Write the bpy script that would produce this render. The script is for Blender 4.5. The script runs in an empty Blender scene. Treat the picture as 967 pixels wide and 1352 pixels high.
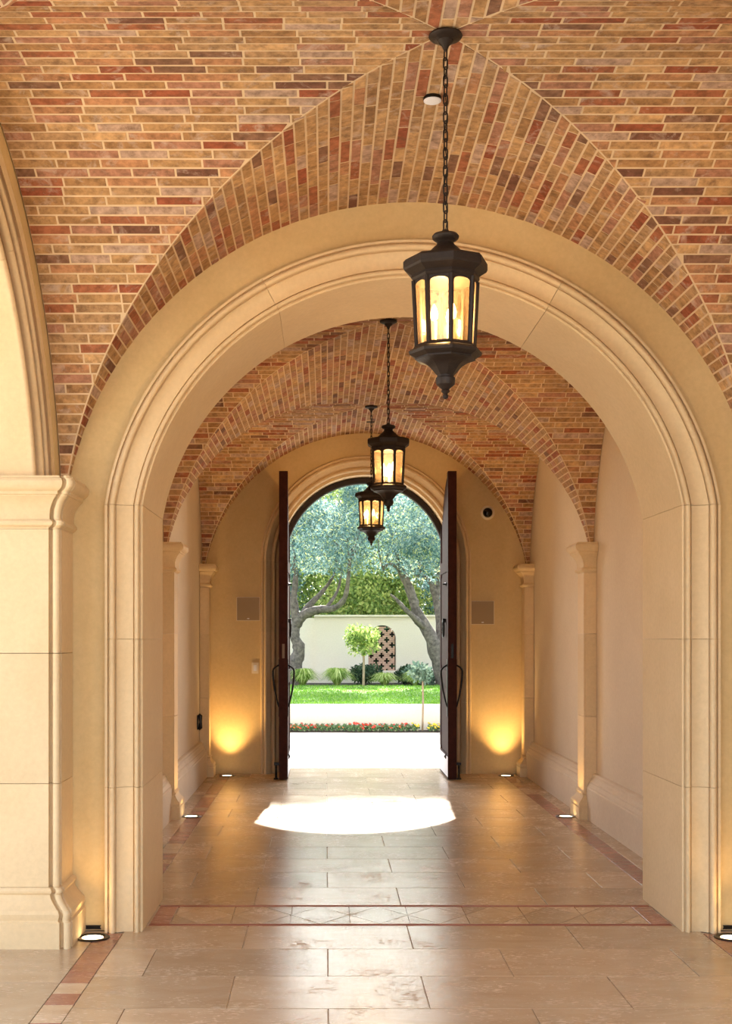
import bpy, math, random
from mathutils import Vector, Matrix
random.seed(7)
PI = math.pi
sc = bpy.context.scene
COL = sc.collection

# ------------------------------------------------------------------ camera
F_PX, VPX, VPY, CAMX, CAMH = 1664.0, 430.0, 840.0, -0.441, 1.5
cam_d = bpy.data.cameras.new('camera')
cam = bpy.data.objects.new('camera', cam_d); COL.objects.link(cam)
cam_d.sensor_fit = 'VERTICAL'; cam_d.sensor_height = 36.0; cam_d.sensor_width = 36.0
cam_d.lens = 36.0 * F_PX / 1352.0
cam_d.shift_x = (483.5 - VPX) / 1352.0
cam_d.shift_y = (VPY - 676.0) / 1352.0
cam_d.clip_end = 300
cam.location = (CAMX, 0, CAMH); cam.rotation_euler = (PI/2, 0, 0)
sc.camera = cam
def proj(p):
    s = F_PX / p[1]
    return VPX + (p[0]-CAMX)*s, VPY - (p[2]-CAMH)*s
def at(px, py, Y):
    s = Y / F_PX
    return Vector((CAMX + (px-VPX)*s, Y, CAMH - (py-VPY)*s))

# ------------------------------------------------------------------ world, sun, exposure
SUN_DIR = Vector((-0.28, -4.75, -3.25)).normalized()
w = bpy.data.worlds.new('sky'); sc.world = w; w.use_nodes = True
nt = w.node_tree; nt.nodes.clear()
sky = nt.nodes.new('ShaderNodeTexSky'); sky.sky_type = 'NISHITA'; sky.sun_disc = False
sky.sun_elevation = math.asin(-SUN_DIR.z); sky.sun_rotation = math.atan2(-SUN_DIR.x, -SUN_DIR.y)
sky.air_density = 1.0; sky.dust_density = 2.5; sky.ozone_density = 1.0
hs = nt.nodes.new('ShaderNodeHueSaturation'); hs.inputs['Saturation'].default_value = 0.38
bg = nt.nodes.new('ShaderNodeBackground'); bg.inputs['Strength'].default_value = 0.36
ow = nt.nodes.new('ShaderNodeOutputWorld')
nt.links.new(sky.outputs[0], hs.inputs['Color']); nt.links.new(hs.outputs[0], bg.inputs['Color'])
nt.links.new(bg.outputs[0], ow.inputs['Surface'])
sd = bpy.data.lights.new('sun', 'SUN'); sd.energy = 10.0; sd.color = (1.0, 0.93, 0.82); sd.angle = 0.0093
so = bpy.data.objects.new('sun', sd); COL.objects.link(so)
so.rotation_euler = SUN_DIR.to_track_quat('-Z', 'Y').to_euler()
so.location = (0, 30, 25)
vs = sc.view_settings
vs.view_transform = 'Standard'; vs.look = 'None'; vs.gamma = 1.0; vs.use_curve_mapping = False
vs.exposure = 1.12
try:
    sc.cycles.use_denoising = True
    sc.cycles.diffuse_bounces = 8; sc.cycles.max_bounces = 14; sc.cycles.transparent_max_bounces = 16
    sc.cycles.sample_clamp_indirect = 6.0
except Exception:
    pass
LANTERN_W, UPLIGHT_W = 25.0, 11.0

# ------------------------------------------------------------------ materials
MATS = {}
def newmat(name):
    m = bpy.data.materials.new(name); m.use_nodes = True; MATS[name] = m
    n = m.node_tree.nodes; n.clear()
    out = n.new('ShaderNodeOutputMaterial'); b = n.new('ShaderNodeBsdfPrincipled')
    m.node_tree.links.new(b.outputs[0], out.inputs['Surface'])
    return m, n, m.node_tree.links, b, out
def ramp(n, stops, interp='LINEAR'):
    r = n.new('ShaderNodeValToRGB'); r.color_ramp.interpolation = interp
    el = r.color_ramp.elements
    while len(el) < len(stops): el.new(0.5)
    for e, (p, c) in zip(el, stops): e.position = p; e.color = (*c, 1)
    return r
def noise(n, l, scale, detail=4, rough=0.6, vec=None, dist=0.0):
    t = n.new('ShaderNodeTexNoise'); t.inputs['Scale'].default_value = scale
    t.inputs['Detail'].default_value = detail; t.inputs['Roughness'].default_value = rough
    t.inputs['Distortion'].default_value = dist
    if vec is not None: l.new(vec, t.inputs['Vector'])
    return t
def mixc(n, l, mode, fac, a, b):
    x = n.new('ShaderNodeMix'); x.data_type = 'RGBA'; x.blend_type = mode
    for sock, v in ((x.inputs[0], fac), (x.inputs[6], a), (x.inputs[7], b)):
        if hasattr(v, 'is_linked'): l.new(v, sock)
        else: sock.default_value = v if isinstance(v, float) else (*v, 1)
    return x.outputs[2]
def bump(n, l, b, height, strength, dist):
    k = n.new('ShaderNodeBump'); k.inputs['Strength'].default_value = strength; k.inputs['Distance'].default_value = dist
    l.new(height, k.inputs['Height']); l.new(k.outputs[0], b.inputs['Normal'])
def pos(n): return n.new('ShaderNodeNewGeometry').outputs['Position']
def tintnode(n, src):
    a = n.new('ShaderNodeAttribute'); a.attribute_type = src; a.attribute_name = 'tint'
    return a.outputs['Fac']

def plain(name, col, rough=0.5, metal=0.0, spec=0.5, var=0.0, vscale=8.0, bmp=0.0, bscale=60.0):
    m, n, l, b, o = newmat(name)
    b.inputs['Base Color'].default_value = (*col, 1); b.inputs['Roughness'].default_value = rough
    b.inputs['Metallic'].default_value = metal; b.inputs['Specular IOR Level'].default_value = spec
    if var > 0:
        t = noise(n, l, vscale, 5, 0.6, pos(n))
        r = ramp(n, [(0.25, tuple(c*(1-var) for c in col)), (0.75, tuple(min(1, c*(1+var)) for c in col))])
        l.new(t.outputs['Fac'], r.inputs[0]); l.new(r.outputs[0], b.inputs['Base Color'])
    if bmp > 0:
        t2 = noise(n, l, bscale, 4, 0.6, pos(n)); bump(n, l, b, t2.outputs['Fac'], bmp, 0.01)
    return m
def emit(name, col, strength):
    m, n, l, b, o = newmat(name)
    b.inputs['Base Color'].default_value = (*col, 1)
    b.inputs['Emission Color'].default_value = (*col, 1); b.inputs['Emission Strength'].default_value = strength
    return m

def stone_like(name, c0, c1, scale=2.2, rough=0.75, tint=False, fine=0.10):
    m, n, l, b, o = newmat(name)
    P = pos(n)
    t = noise(n, l, scale, 6, 0.62, P, 0.4)
    r = ramp(n, [(0.28, c0), (0.72, c1)])
    l.new(t.outputs['Fac'], r.inputs[0])
    f = noise(n, l, 38, 4, 0.7, P)
    fr = ramp(n, [(0.3, (1-fine,)*3), (0.7, (1.0,)*3)]); l.new(f.outputs['Fac'], fr.inputs[0])
    c = mixc(n, l, 'MULTIPLY', 1.0, r.outputs[0], fr.outputs[0])
    if tint:
        tn = tintnode(n, 'OBJECT')
        tr = ramp(n, [(0.0, (0.93, 0.92, 0.90)), (1.0, (1.04, 1.02, 1.0))]); l.new(tn, tr.inputs[0])
        c = mixc(n, l, 'MULTIPLY', 1.0, c, tr.outputs[0])
    l.new(c, b.inputs['Base Color']); b.inputs['Roughness'].default_value = rough
    b.inputs['Specular IOR Level'].default_value = 0.25
    bump(n, l, b, f.outputs['Fac'], 0.08, 0.004)
    return m
stone_like('plaster', (0.64, 0.475, 0.235), (0.71, 0.555, 0.305), 1.4, 0.85)
stone_like('plaster_grey_light', (0.70, 0.60, 0.47), (0.76, 0.67, 0.54), 1.4, 0.85)  # same plaster as the ochre walls, with greyer daylight put into its colour
stone_like('limestone', (0.69, 0.535, 0.32), (0.76, 0.615, 0.395), 1.8, 0.7, tint=True)
stone_like('white_render', (0.80, 0.76, 0.68), (0.84, 0.81, 0.74), 2.0, 0.85)
stone_like('garden_cream', (0.82, 0.76, 0.64), (0.86, 0.80, 0.69), 1.0, 0.85)
plain('mortar', (0.68, 0.53, 0.34), 0.9, var=0.10, bmp=0.2)
plain('roof_grey', (0.35, 0.25, 0.17), 0.9)
plain('grout', (0.60, 0.49, 0.36), 0.9, var=0.08)

def brick_mat(name, src):
    m, n, l, b, o = newmat(name)
    P = pos(n); tn = tintnode(n, src)
    r = ramp(n, [(0.0, (0.40, 0.230, 0.105)), (0.14, (0.48, 0.295, 0.140)), (0.30, (0.55, 0.350, 0.175)), (0.42, (0.45, 0.285, 0.150)),
                 (0.54, (0.48, 0.250, 0.130)), (0.64, (0.42, 0.215, 0.140)), (0.73, (0.37, 0.140, 0.072)),
                 (0.81, (0.32, 0.100, 0.052)), (0.86, (0.48, 0.34, 0.26)), (0.93, (0.25, 0.135, 0.085)),
                 (0.98, (0.19, 0.090, 0.060))], 'CONSTANT')
    l.new(tn, r.inputs[0])
    # each brick gets its own piece of the noise
    add = n.new('ShaderNodeVectorMath'); add.operation = 'ADD'
    comb = n.new('ShaderNodeCombineXYZ')
    mul = n.new('ShaderNodeMath'); mul.operation = 'MULTIPLY'; mul.inputs[1].default_value = 913.0; l.new(tn, mul.inputs[0])
    l.new(mul.outputs[0], comb.inputs[0]); l.new(mul.outputs[0], comb.inputs[2])
    l.new(P, add.inputs[0]); l.new(comb.outputs[0], add.inputs[1])
    t = noise(n, l, 22, 5, 0.65, add.outputs[0])
    sh = ramp(n, [(0.32, (0.60, 0.58, 0.56)), (0.68, (1.28, 1.27, 1.26))]); l.new(t.outputs['Fac'], sh.inputs[0])
    c = mixc(n, l, 'MULTIPLY', 1.0, r.outputs[0], sh.outputs[0])
    wn = noise(n, l, 9, 5, 0.7, add.outputs[0], 0.6)
    wr = ramp(n, [(0.55, (0, 0, 0)), (0.68, (0.7, 0.7, 0.7))]); l.new(wn.outputs['Fac'], wr.inputs[0])
    c = mixc(n, l, 'MIX', wr.outputs[0], c, (0.56, 0.44, 0.36))
    dk = noise(n, l, 14, 6, 0.75, add.outputs[0])
    dr = ramp(n, [(0.51, (0, 0, 0)), (0.66, (0.62, 0.62, 0.62))]); l.new(dk.outputs['Fac'], dr.inputs[0])
    c = mixc(n, l, 'MIX', dr.outputs[0], c, (0.16, 0.09, 0.05))
    l.new(c, b.inputs['Base Color']); b.inputs['Roughness'].default_value = 0.85
    b.inputs['Specular IOR Level'].default_value = 0.2
    bump(n, l, b, t.outputs['Fac'], 0.35, 0.006)
    return m
brick_mat('brick_single', 'OBJECT'); brick_mat('brick_mass', 'GEOMETRY')

def tile_mat(name, stops, rough0=0.15, rough1=0.28, pit=True):
    m, n, l, b, o = newmat(name)
    P = pos(n); tn = tintnode(n, 'OBJECT')
    comb = n.new('ShaderNodeCombineXYZ'); mul = n.new('ShaderNodeMath'); mul.operation = 'MULTIPLY'; mul.inputs[1].default_value = 57.0
    l.new(tn, mul.inputs[0]); l.new(mul.outputs[0], comb.inputs[0]); l.new(mul.outputs[0], comb.inputs[1])
    add = n.new('ShaderNodeVectorMath'); add.operation = 'ADD'; l.new(P, add.inputs[0]); l.new(comb.outputs[0], add.inputs[1])
    # veins run along the slab
    mp = n.new('ShaderNodeMapping'); mp.inputs['Scale'].default_value = (1.0, 2.6, 1.0); l.new(add.outputs[0], mp.inputs[0])
    t = noise(n, l, 3.2, 8, 0.66, mp.outputs[0], 0.8)
    r = ramp(n, [(0.30, stops[0]), (0.52, stops[1]), (0.72, stops[2])]); l.new(t.outputs['Fac'], r.inputs[0])
    tr = ramp(n, [(0.0, (0.82, 0.80, 0.78)), (0.5, (1.0, 0.98, 0.95)), (1.0, (1.14, 1.10, 1.08))]); l.new(tn, tr.inputs[0])
    c = mixc(n, l, 'MULTIPLY', 1.0, r.outputs[0], tr.outputs[0])
    f = noise(n, l, 55, 5, 0.7, mp.outputs[0]); fr = ramp(n, [(0.3, (0.93, 0.925, 0.92)), (0.65, (1.03, 1.03, 1.03))]); l.new(f.outputs['Fac'], fr.inputs[0])
    c = mixc(n, l, 'MULTIPLY', 1.0, c, fr.outputs[0])
    l.new(c, b.inputs['Base Color'])
    pn = noise(n, l, 30, 3, 0.55, mp.outputs[0], 0.5)
    pa = noise(n, l, 4, 2, 0.5, P)
    mm = n.new('ShaderNodeMath'); mm.operation = 'MULTIPLY_ADD'; mm.inputs[1].default_value = 0.55
    l.new(pa.outputs['Fac'], mm.inputs[0]); l.new(pn.outputs['Fac'], mm.inputs[2])
    pr = ramp(n, [(0.905, (0, 0, 0)), (0.925, (1, 1, 1))]); l.new(mm.outputs[0], pr.inputs[0])
    rr = ramp(n, [(0.0, (rough0,)*3), (1.0, (rough1,)*3)]); 
    rn = noise(n, l, 12, 4, 0.6, mp.outputs[0]); l.new(rn.outputs['Fac'], rr.inputs[0])
    rmix = mixc(n, l, 'MIX', pr.outputs[0], rr.outputs[0], (0.9, 0.9, 0.9))
    l.new(rmix, b.inputs['Roughness'])
    b.inputs['Specular IOR Level'].default_value = 0.95
    sub = n.new('ShaderNodeMath'); sub.operation = 'MULTIPLY_ADD'; sub.inputs[1].default_value = -1.0
    l.new(pr.outputs[0], sub.inputs[0]); l.new(f.outputs['Fac'], sub.inputs[2])
    bump(n, l, b, sub.outputs[0], 0.12 if pit else 0.05, 0.003)
    return m
tile_mat('travertine', [(0.42, 0.305, 0.195), (0.50, 0.385, 0.262), (0.55, 0.45, 0.33)])
tile_mat('rose_stone', [(0.26, 0.10, 0.07), (0.35, 0.155, 0.11), (0.42, 0.23, 0.16)])
tile_mat('paver', [(0.60, 0.56, 0.50), (0.68, 0.65, 0.60), (0.74, 0.72, 0.68)], 0.6, 0.8, False)
plain('terracotta_line', (0.30, 0.10, 0.06), 0.7, var=0.15, vscale=14)
plain('bronze', (0.024, 0.016, 0.012), 0.5, 0.2, 0.3, var=0.25, vscale=30, bmp=0.15, bscale=90)
plain('iron_black', (0.012, 0.011, 0.011), 0.35, 0.6)
plain('door_wood', (0.040, 0.012, 0.009), 0.6, 0.0, 0.08, var=0.35, vscale=18, bmp=0.1)
plain('dark_frame', (0.02, 0.012, 0.01), 0.5, 0.0, 0.3)
plain('old_brass', (0.14, 0.085, 0.05), 0.4, 0.7)
plain('white_plastic', (0.80, 0.83, 0.90), 0.4)
plain('ivory_plastic', (0.75, 0.66, 0.50), 0.45)
plain('speaker_tan', (0.36, 0.27, 0.17), 0.8, bmp=0.3, bscale=400)
plain('dome_black', (0.006, 0.006, 0.008), 0.08)
plain('candle', (0.8, 0.72, 0.55), 0.6)
emit('bulb', (1.0, 0.70, 0.36), 22.0)
emit('uplight_glow', (1.0, 0.78, 0.45), 4.0)

def pane_mat():
    m, n, l, b, o = newmat('seeded_glass')
    tr = n.new('ShaderNodeBsdfTransparent'); tr.inputs[0].default_value = (0.82, 0.70, 0.51, 1)
    tl = n.new('ShaderNodeBsdfTranslucent'); tl.inputs[0].default_value = (0.95, 0.70, 0.44, 1)
    gl = n.new('ShaderNodeBsdfGlossy'); gl.inputs['Roughness'].default_value = 0.18
    P = pos(n); t = noise(n, l, 90, 4, 0.7, P)
    r = ramp(n, [(0.32, (0.002,)*3), (0.68, (0.020,)*3)]); l.new(t.outputs['Fac'], r.inputs[0])
    m1 = n.new('ShaderNodeMixShader'); l.new(r.outputs[0], m1.inputs[0]); l.new(tr.outputs[0], m1.inputs[1]); l.new(tl.outputs[0], m1.inputs[2])
    m2 = n.new('ShaderNodeMixShader'); m2.inputs[0].default_value = 0.06; l.new(m1.outputs[0], m2.inputs[1]); l.new(gl.outputs[0], m2.inputs[2])
    n.remove(b); l.new(m2.outputs[0], o.inputs['Surface'])
pane_mat()

def leaf_mat(name, stops, trans=0.45):
    m, n, l, b, o = newmat(name)
    tn = tintnode(n, 'GEOMETRY'); r = ramp(n, stops); l.new(tn, r.inputs[0])
    l.new(r.outputs[0], b.inputs['Base Color']); b.inputs['Roughness'].default_value = 0.55
    b.inputs['Specular IOR Level'].default_value = 0.3
    tl = n.new('ShaderNodeBsdfTranslucent'); l.new(r.outputs[0], tl.inputs[0])
    mx = n.new('ShaderNodeMixShader'); mx.inputs[0].default_value = trans
    l.new(b.outputs[0], mx.inputs[1]); l.new(tl.outputs[0], mx.inputs[2]); l.new(mx.outputs[0], o.inputs['Surface'])
leaf_mat('olive_leaf', [(0.0, (0.05, 0.13, 0.14)), (0.5, (0.20, 0.36, 0.38)), (0.82, (0.42, 0.56, 0.56)), (0.90, (0.60, 0.70, 0.40)), (1.0, (0.75, 0.78, 0.34))], 0.5)
leaf_mat('bright_leaf', [(0.0, (0.14, 0.24, 0.07)), (0.5, (0.34, 0.48, 0.14)), (1.0, (0.72, 0.78, 0.28))], 0.55)
leaf_mat('dark_leaf', [(0.0, (0.02, 0.05, 0.025)), (0.6, (0.05, 0.10, 0.05)), (1.0, (0.12, 0.20, 0.09))], 0.2)
leaf_mat('blue_leaf', [(0.0, (0.10, 0.18, 0.13)), (0.6, (0.22, 0.34, 0.25)), (1.0, (0.36, 0.48, 0.36))], 0.3)
leaf_mat('bed_leaf', [(0.0, (0.05, 0.12, 0.04)), (0.6, (0.16, 0.30, 0.12)), (1.0, (0.40, 0.48, 0.30))], 0.3)
leaf_mat('grass_leaf', [(0.0, (0.10, 0.26, 0.02)), (0.6, (0.18, 0.40, 0.04)), (1.0, (0.34, 0.52, 0.08))], 0.4)
leaf_mat('tuft_leaf', [(0.0, (0.20, 0.34, 0.06)), (0.6, (0.42, 0.56, 0.14)), (1.0, (0.70, 0.76, 0.34))], 0.4)
plain('lawn_soil', (0.12, 0.26, 0.035), 0.9, var=0.3, vscale=3)
plain('bark', (0.135, 0.115, 0.105), 0.9, var=0.75, vscale=14, bmp=0.9, bscale=22)
plain('stem_wood', (0.34, 0.26, 0.17), 0.8, var=0.2)
plain('mulch', (0.04, 0.03, 0.022), 0.95, var=0.3)
plain('petal_red', (0.70, 0.06, 0.03), 0.5, var=0.25, vscale=40)
plain('petal_orange', (0.80, 0.20, 0.05), 0.5)
plain('petal_yellow', (0.85, 0.62, 0.04), 0.5)
plain('lattice_brick', (0.56, 0.36, 0.27), 0.85, var=0.3, vscale=12)
plain('ground_tan', (0.50, 0.42, 0.32), 0.9, var=0.1)

# ------------------------------------------------------------------ mesh helpers
class MB:
    def __init__(s): s.v = []; s.f = []; s.t = []
    def pt(s, p): s.v.append(tuple(p)); return len(s.v)-1
    def quad(s, a, b, c, d, t=None):
        i = len(s.v); s.v += [tuple(a), tuple(b), tuple(c), tuple(d)]; s.f.append((i, i+1, i+2, i+3)); s.t.append(t or 0)
    def hexa(s, P, skip=(), t=0):
        i = len(s.v); s.v += [tuple(p) for p in P]
        fs = [(0,3,2,1), (4,5,6,7), (0,1,5,4), (1,2,6,5), (2,3,7,6), (3,0,4,7)]
        for k, q in enumerate(fs):
            if k not in skip: s.f.append(tuple(i+j for j in q)); s.t.append(t)
    def box(s, x0, x1, y0, y1, z0, z1):
        s.hexa([(x0,y0,z0),(x1,y0,z0),(x1,y1,z0),(x0,y1,z0),(x0,y0,z1),(x1,y0,z1),(x1,y1,z1),(x0,y1,z1)])
    def bbox(s, x0, x1, y0, y1, z0, z1, c):
        "box with a chamfer on the top edges"
        lo = [(x0,y0),(x1,y0),(x1,y1),(x0,y1)]; hi = [(x0+c,y0+c),(x1-c,y0+c),(x1-c,y1-c),(x0+c,y1-c)]
        s.loft([[(x,y,z0) for x,y in lo], [(x,y,z1-c) for x,y in lo], [(x,y,z1) for x,y in hi]])
    def loft(s, rings, closed=True, caps=True):
        i0 = len(s.v); n = len(rings[0])
        for r in rings: s.v += [tuple(p) for p in r]
        for k in range(len(rings)-1):
            for j in range(n if closed else n-1):
                a = i0+k*n+j; b = i0+k*n+(j+1) % n
                s.f.append((a, b, b+n, a+n)); s.t.append(0)
        if caps:
            s.f.append(tuple(i0+j for j in range(n))[::-1]); s.t.append(0)
            m = i0+(len(rings)-1)*n; s.f.append(tuple(m+j for j in range(n))); s.t.append(0)
    def lathe(s, prof, n, c=(0,0,0), rot=0.0, caps=True):
        rings = []
        for r, z in prof:
            rings.append([(c[0]+r*math.cos(rot+2*PI*k/n), c[1]+r*math.sin(rot+2*PI*k/n), c[2]+z) for k in range(n)])
        s.loft(rings, True, caps)
    def tube(s, path, rad, n=8, caps=True, closed=False, wob=0.0):
        path = [Vector(p) for p in path]; rings = []; up = Vector((0.13, 0.31, 0.94))
        N = len(path)
        for k, p in enumerate(path):
            if closed: d = path[(k+1) % N]-path[k-1]
            else: d = path[min(k+1, N-1)]-path[max(k-1, 0)]
            d.normalize()
            a = d.cross(up)
            if a.length < 0.05: a = d.cross(Vector((1, 0, 0)))
            a.normalize(); b = d.cross(a)
            r = rad[k] if isinstance(rad, (list, tuple)) else rad
            rings.append([p+(a*math.cos(2*PI*j/n)+b*math.sin(2*PI*j/n))*r*(1+wob*(random.random()-.5)) for j in range(n)])
        if closed: rings.append(rings[0]); caps = False
        s.loft(rings, True, caps)
    def build(s, name, mat, parent=None, smooth=False, tint=None, recalc=False):
        me = bpy.data.meshes.new(name); me.from_pydata(s.v, [], s.f)
        if any(s.t):
            a = me.attributes.new('tint', 'FLOAT', 'FACE'); a.data.foreach_set('value', s.t)
        if recalc:
            import bmesh
            bm = bmesh.new(); bm.from_mesh(me); bmesh.ops.recalc_face_normals(bm, faces=bm.faces); bm.to_mesh(me); bm.free()
        me.materials.append(MATS[mat])
        if smooth: me.polygons.foreach_set('use_smooth', [True]*len(me.polygons))
        me.update()
        return link(name, me, parent, tint)
def link(name, me, parent=None, tint=None):
    o = bpy.data.objects.new(name, me); COL.objects.link(o)
    if parent is not None: o.parent = parent
    if tint is not None: o['tint'] = float(tint)
    return o
def autosmooth(o, deg=35):
    import bmesh
    bm = bmesh.new(); bm.from_mesh(o.data)
    bmesh.ops.recalc_face_normals(bm, faces=bm.faces)
    for f in bm.faces: f.smooth = True
    for e in bm.edges:
        e.smooth = len(e.link_faces) == 2 and e.calc_face_angle(0) < math.radians(deg)
    bm.to_mesh(o.data); bm.free(); return o
def empty(name, loc=(0, 0, 0)):
    o = bpy.data.objects.new(name, None); COL.objects.link(o); o.location = loc; o.empty_display_size = 0.1; return o
def tag(o, label=None, cat=None, group=None, kind=None):
    if label: o['label'] = label
    if cat: o['category'] = cat
    if group: o['group'] = group
    if kind: o['kind'] = kind
    return o
def copy_tree(o, parent=None):
    c = o.copy(); COL.objects.link(c); c.parent = parent
    for ch in o.children: copy_tree(ch, c)
    return c
R = random.random
def U(a, b): return a+(b-a)*R()

# ------------------------------------------------------------------ dimensions
CZ, RV, CAP = 1.93, 1.785, 2.27          # centre height of every arch, vault radius, capital top
Y1, YW0, YW1 = 4.63, 6.43, 7.17          # first bay centre, cross wall faces
YP, YF = 10.49, 13.75                    # pilaster line, entry wall face
YFO = 14.35                              # entry wall outer face
Y0 = 2*Y1-YW0
ZT = 4.4

# ------------------------------------------------------------------ vaults
JOINT = 0.009
full_mesh = {}
def full_brick(L):
    if L not in full_mesh:
        mb = MB(); a, b, h, c = L/2, 0.0415/2, 0.025, 0.0016
        mb.loft([[(-a,-b,-h),(a,-b,-h),(a,b,-h),(-a,b,-h)], [(-a,-b,-c),(a,-b,-c),(a,b,-c),(-a,b,-c)],
                 [(-a+c,-b+c,0),(a-c,-b+c,0),(a-c,b-c,0),(-a+c,b-c,0)]])
        me = bpy.data.meshes.new('brick'); me.from_pydata(mb.v, [], mb.f); me.materials.append(MATS['brick_single'])
        full_mesh[L] = me
    return full_mesh[L]
def vault(name, yc, Ry, label, singles, rows=(1, -1)):
    t0 = math.asin((CAP-CZ)/RV)
    n = int(round((PI-2*t0)*RV/0.0505)); dt = (PI-2*t0)/n; g = 0.0045/RV
    mort = MB(); mass = MB(); cand = []
    def run_p(t, y, d): return Vector(((RV-d)*math.cos(t), y, CZ+(RV-d)*math.sin(t)))
    def cross_p(t, x, d): return Vector((x, yc+(Ry-d)*math.cos(t), CZ+(RV-d)*math.sin(t)))
    for web in ('back', 'front', 'right', 'left'):
        run = web in ('back', 'front'); s = 1 if web in ('back', 'right') else -1
        H = Ry if run else RV                           # half extent along the courses
        def P(t, q, d):
            return run_p(t, yc+s*q, d) if run else cross_p(t, s*q, d)
        for k in range(n):
            a, b = t0+k*dt, t0+(k+1)*dt
            mort.quad(P(a, H*abs(math.cos(a)), 0), P(a, H, 0), P(b, H, 0), P(b, H*abs(math.cos(b)), 0))
            ta, tb = a+g, b-g
            la, lb = H*abs(math.cos(ta))+0.007, H*abs(math.cos(tb))+0.007
            q1 = H-0.002
            first = True
            while q1 > min(la, lb)+0.012:
                L = random.choice((0.15, 0.18, 0.20, 0.20, 0.22, 0.24)) if run else random.choice((0.18, 0.20, 0.20, 0.21, 0.22))
                full = True
                if first: L = random.choice((0.05, 0.08, 0.11, 0.14, 0.18)) if k % 2 else U(0.12, 0.2); first = False; full = False
                q0 = q1-L
                if q0 < max(la, lb): full = False
                qa, qb = min(max(q0, la), q1-0.004), min(max(q0, lb), q1-0.004)
                tint = R(); d = 0.0018+U(-0.0009, 0.0012)
                c4 = [P(ta, qa, d), P(ta, q1, d), P(tb, q1, d), P(tb, qb, d)]
                cand.append((full, L, c4, [P(ta, qa, -0.02), P(ta, q1, -0.02), P(tb, q1, -0.02), P(tb, qb, -0.02)], tint))
                q1 = q0-JOINT
                if q0 < min(la, lb)+0.02: break
    m = mort.build(name, 'mortar')
    tag(m, label, 'vaulted ceiling', kind='structure')
    order = []
    for i, (full, L, c4, bk, tint) in enumerate(cand):
        if not full or not singles: continue
        c = sum(c4, Vector())/4
        nrm = (c4[1]-c4[0]).cross(c4[3]-c4[0]).normalized()
        if (Vector((0, c.y, CZ))-c).dot(nrm) < 0 : nrm = -nrm
        if c.y < 1 or (cam.location-c).dot(nrm) <= 0.05: continue
        px = [proj(p) for p in c4]
        if min(p[0] for p in px) < 0 or max(p[0] for p in px) > 967 or min(p[1] for p in px) < 0: continue
        area = abs(sum(px[k][0]*px[(k+1) % 4][1]-px[(k+1) % 4][0]*px[k][1] for k in range(4)))/2
        order.append((area, i))
    order.sort(reverse=True); chosen = {i for _, i in order[:singles]}
    for i, (full, L, c4, bk, tint) in enumerate(cand):
        if i in chosen:
            c = sum(c4, Vector())/4; ex = (c4[1]-c4[0]).normalized(); ey = (c4[3]-c4[0]); ey = (ey-ex*ey.dot(ex)).normalized()
            ez = ex.cross(ey)
            if ez.dot(bk[0]-c4[0]) > 0: ey = -ey; ez = -ez
            o = link('brick', full_brick(L), m, tint)
            o.matrix_world = Matrix.Translation(c) @ Matrix((ex, ey, ez)).transposed().to_4x4() @ Matrix.Rotation(U(-.006, .006), 4, 'Z')
        else:
            mass.hexa(bk+c4, skip=(0,), t=tint+1e-6)
    b = mass.build('brickwork', 'brick_mass', m); b['kind'] = 'stuff'
    return m
vault('ceiling', Y1, YW0-Y1, 'brick groin vault over the open bay with the largest lantern', 300)
vault('ceiling', (YW1+YP)/2, (YP-YW1)/2, 'brick groin vault between the inner archway and the middle pilasters', 0)
vault('ceiling', (YP+YF)/2, (YF-YP)/2, 'brick groin vault next to the double entry doors', 0)
mb = MB(); mb.box(-2.55, 2.55, Y0-0.35, YFO, ZT, ZT+0.25)  # unseen slab added above the vaults to block the sun
tag(mb.build('ceiling_slab', 'roof_grey'), 'unseen flat roof slab added to keep sun out of the whole gallery', 'roof', kind='structure')

# ------------------------------------------------------------------ walls with arched openings
def arch_wall(name, M, C, Ro, spring, umin, umax, pf, pb, mat, label, cols=True, top=ZT, zbase=0.0):
    "M(u, z, p) -> point; opening of radius Ro about (0, C), straight jambs under 'spring'"
    mb = MB(); s = spring-C
    a0 = math.asin(s/Ro); xj = Ro*math.cos(a0); N = 64
    arc = [(Ro*math.cos(a0+(PI-2*a0)*k/N), C+Ro*math.sin(a0+(PI-2*a0)*k/N)) for k in range(N+1)]
    for p in (pf, pb):
        for k in range(N):
            (xa, za), (xb, zb) = arc[k], arc[k+1]
            mb.quad(M(xa, za, p), M(xa, top, p), M(xb, top, p), M(xb, zb, p))
        z0 = zbase if cols else spring
        mb.quad(M(xj, z0, p), M(umax, z0, p), M(umax, top, p), M(xj, top, p))
        mb.quad(M(umin, z0, p), M(-xj, z0, p), M(-xj, top, p), M(umin, top, p))
    for k in range(N):
        (xa, za), (xb, zb) = arc[k], arc[k+1]
        mb.quad(M(xa, za, pf), M(xa, za, pb), M(xb, zb, pb), M(xb, zb, pf))
    z0 = zbase if cols else spring
    for u in (xj, -xj, umin, umax):
        if cols or abs(u) != xj: mb.quad(M(u, z0, pf), M(u, z0, pb), M(u, spring if abs(u) == xj else top, pb), M(u, spring if abs(u) == xj else top, pf))
    mb.quad(M(umin, top, pf), M(umax, top, pf), M(umax, top, pb), M(umin, top, pb))
    if not cols:
        for a, b in ((xj, umax), (umin, -xj)): mb.quad(M(a, z0, pf), M(b, z0, pf), M(b, z0, pb), M(a, z0, pb))
    return tag(mb.build(name, mat), label, 'wall', kind='structure')

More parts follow.
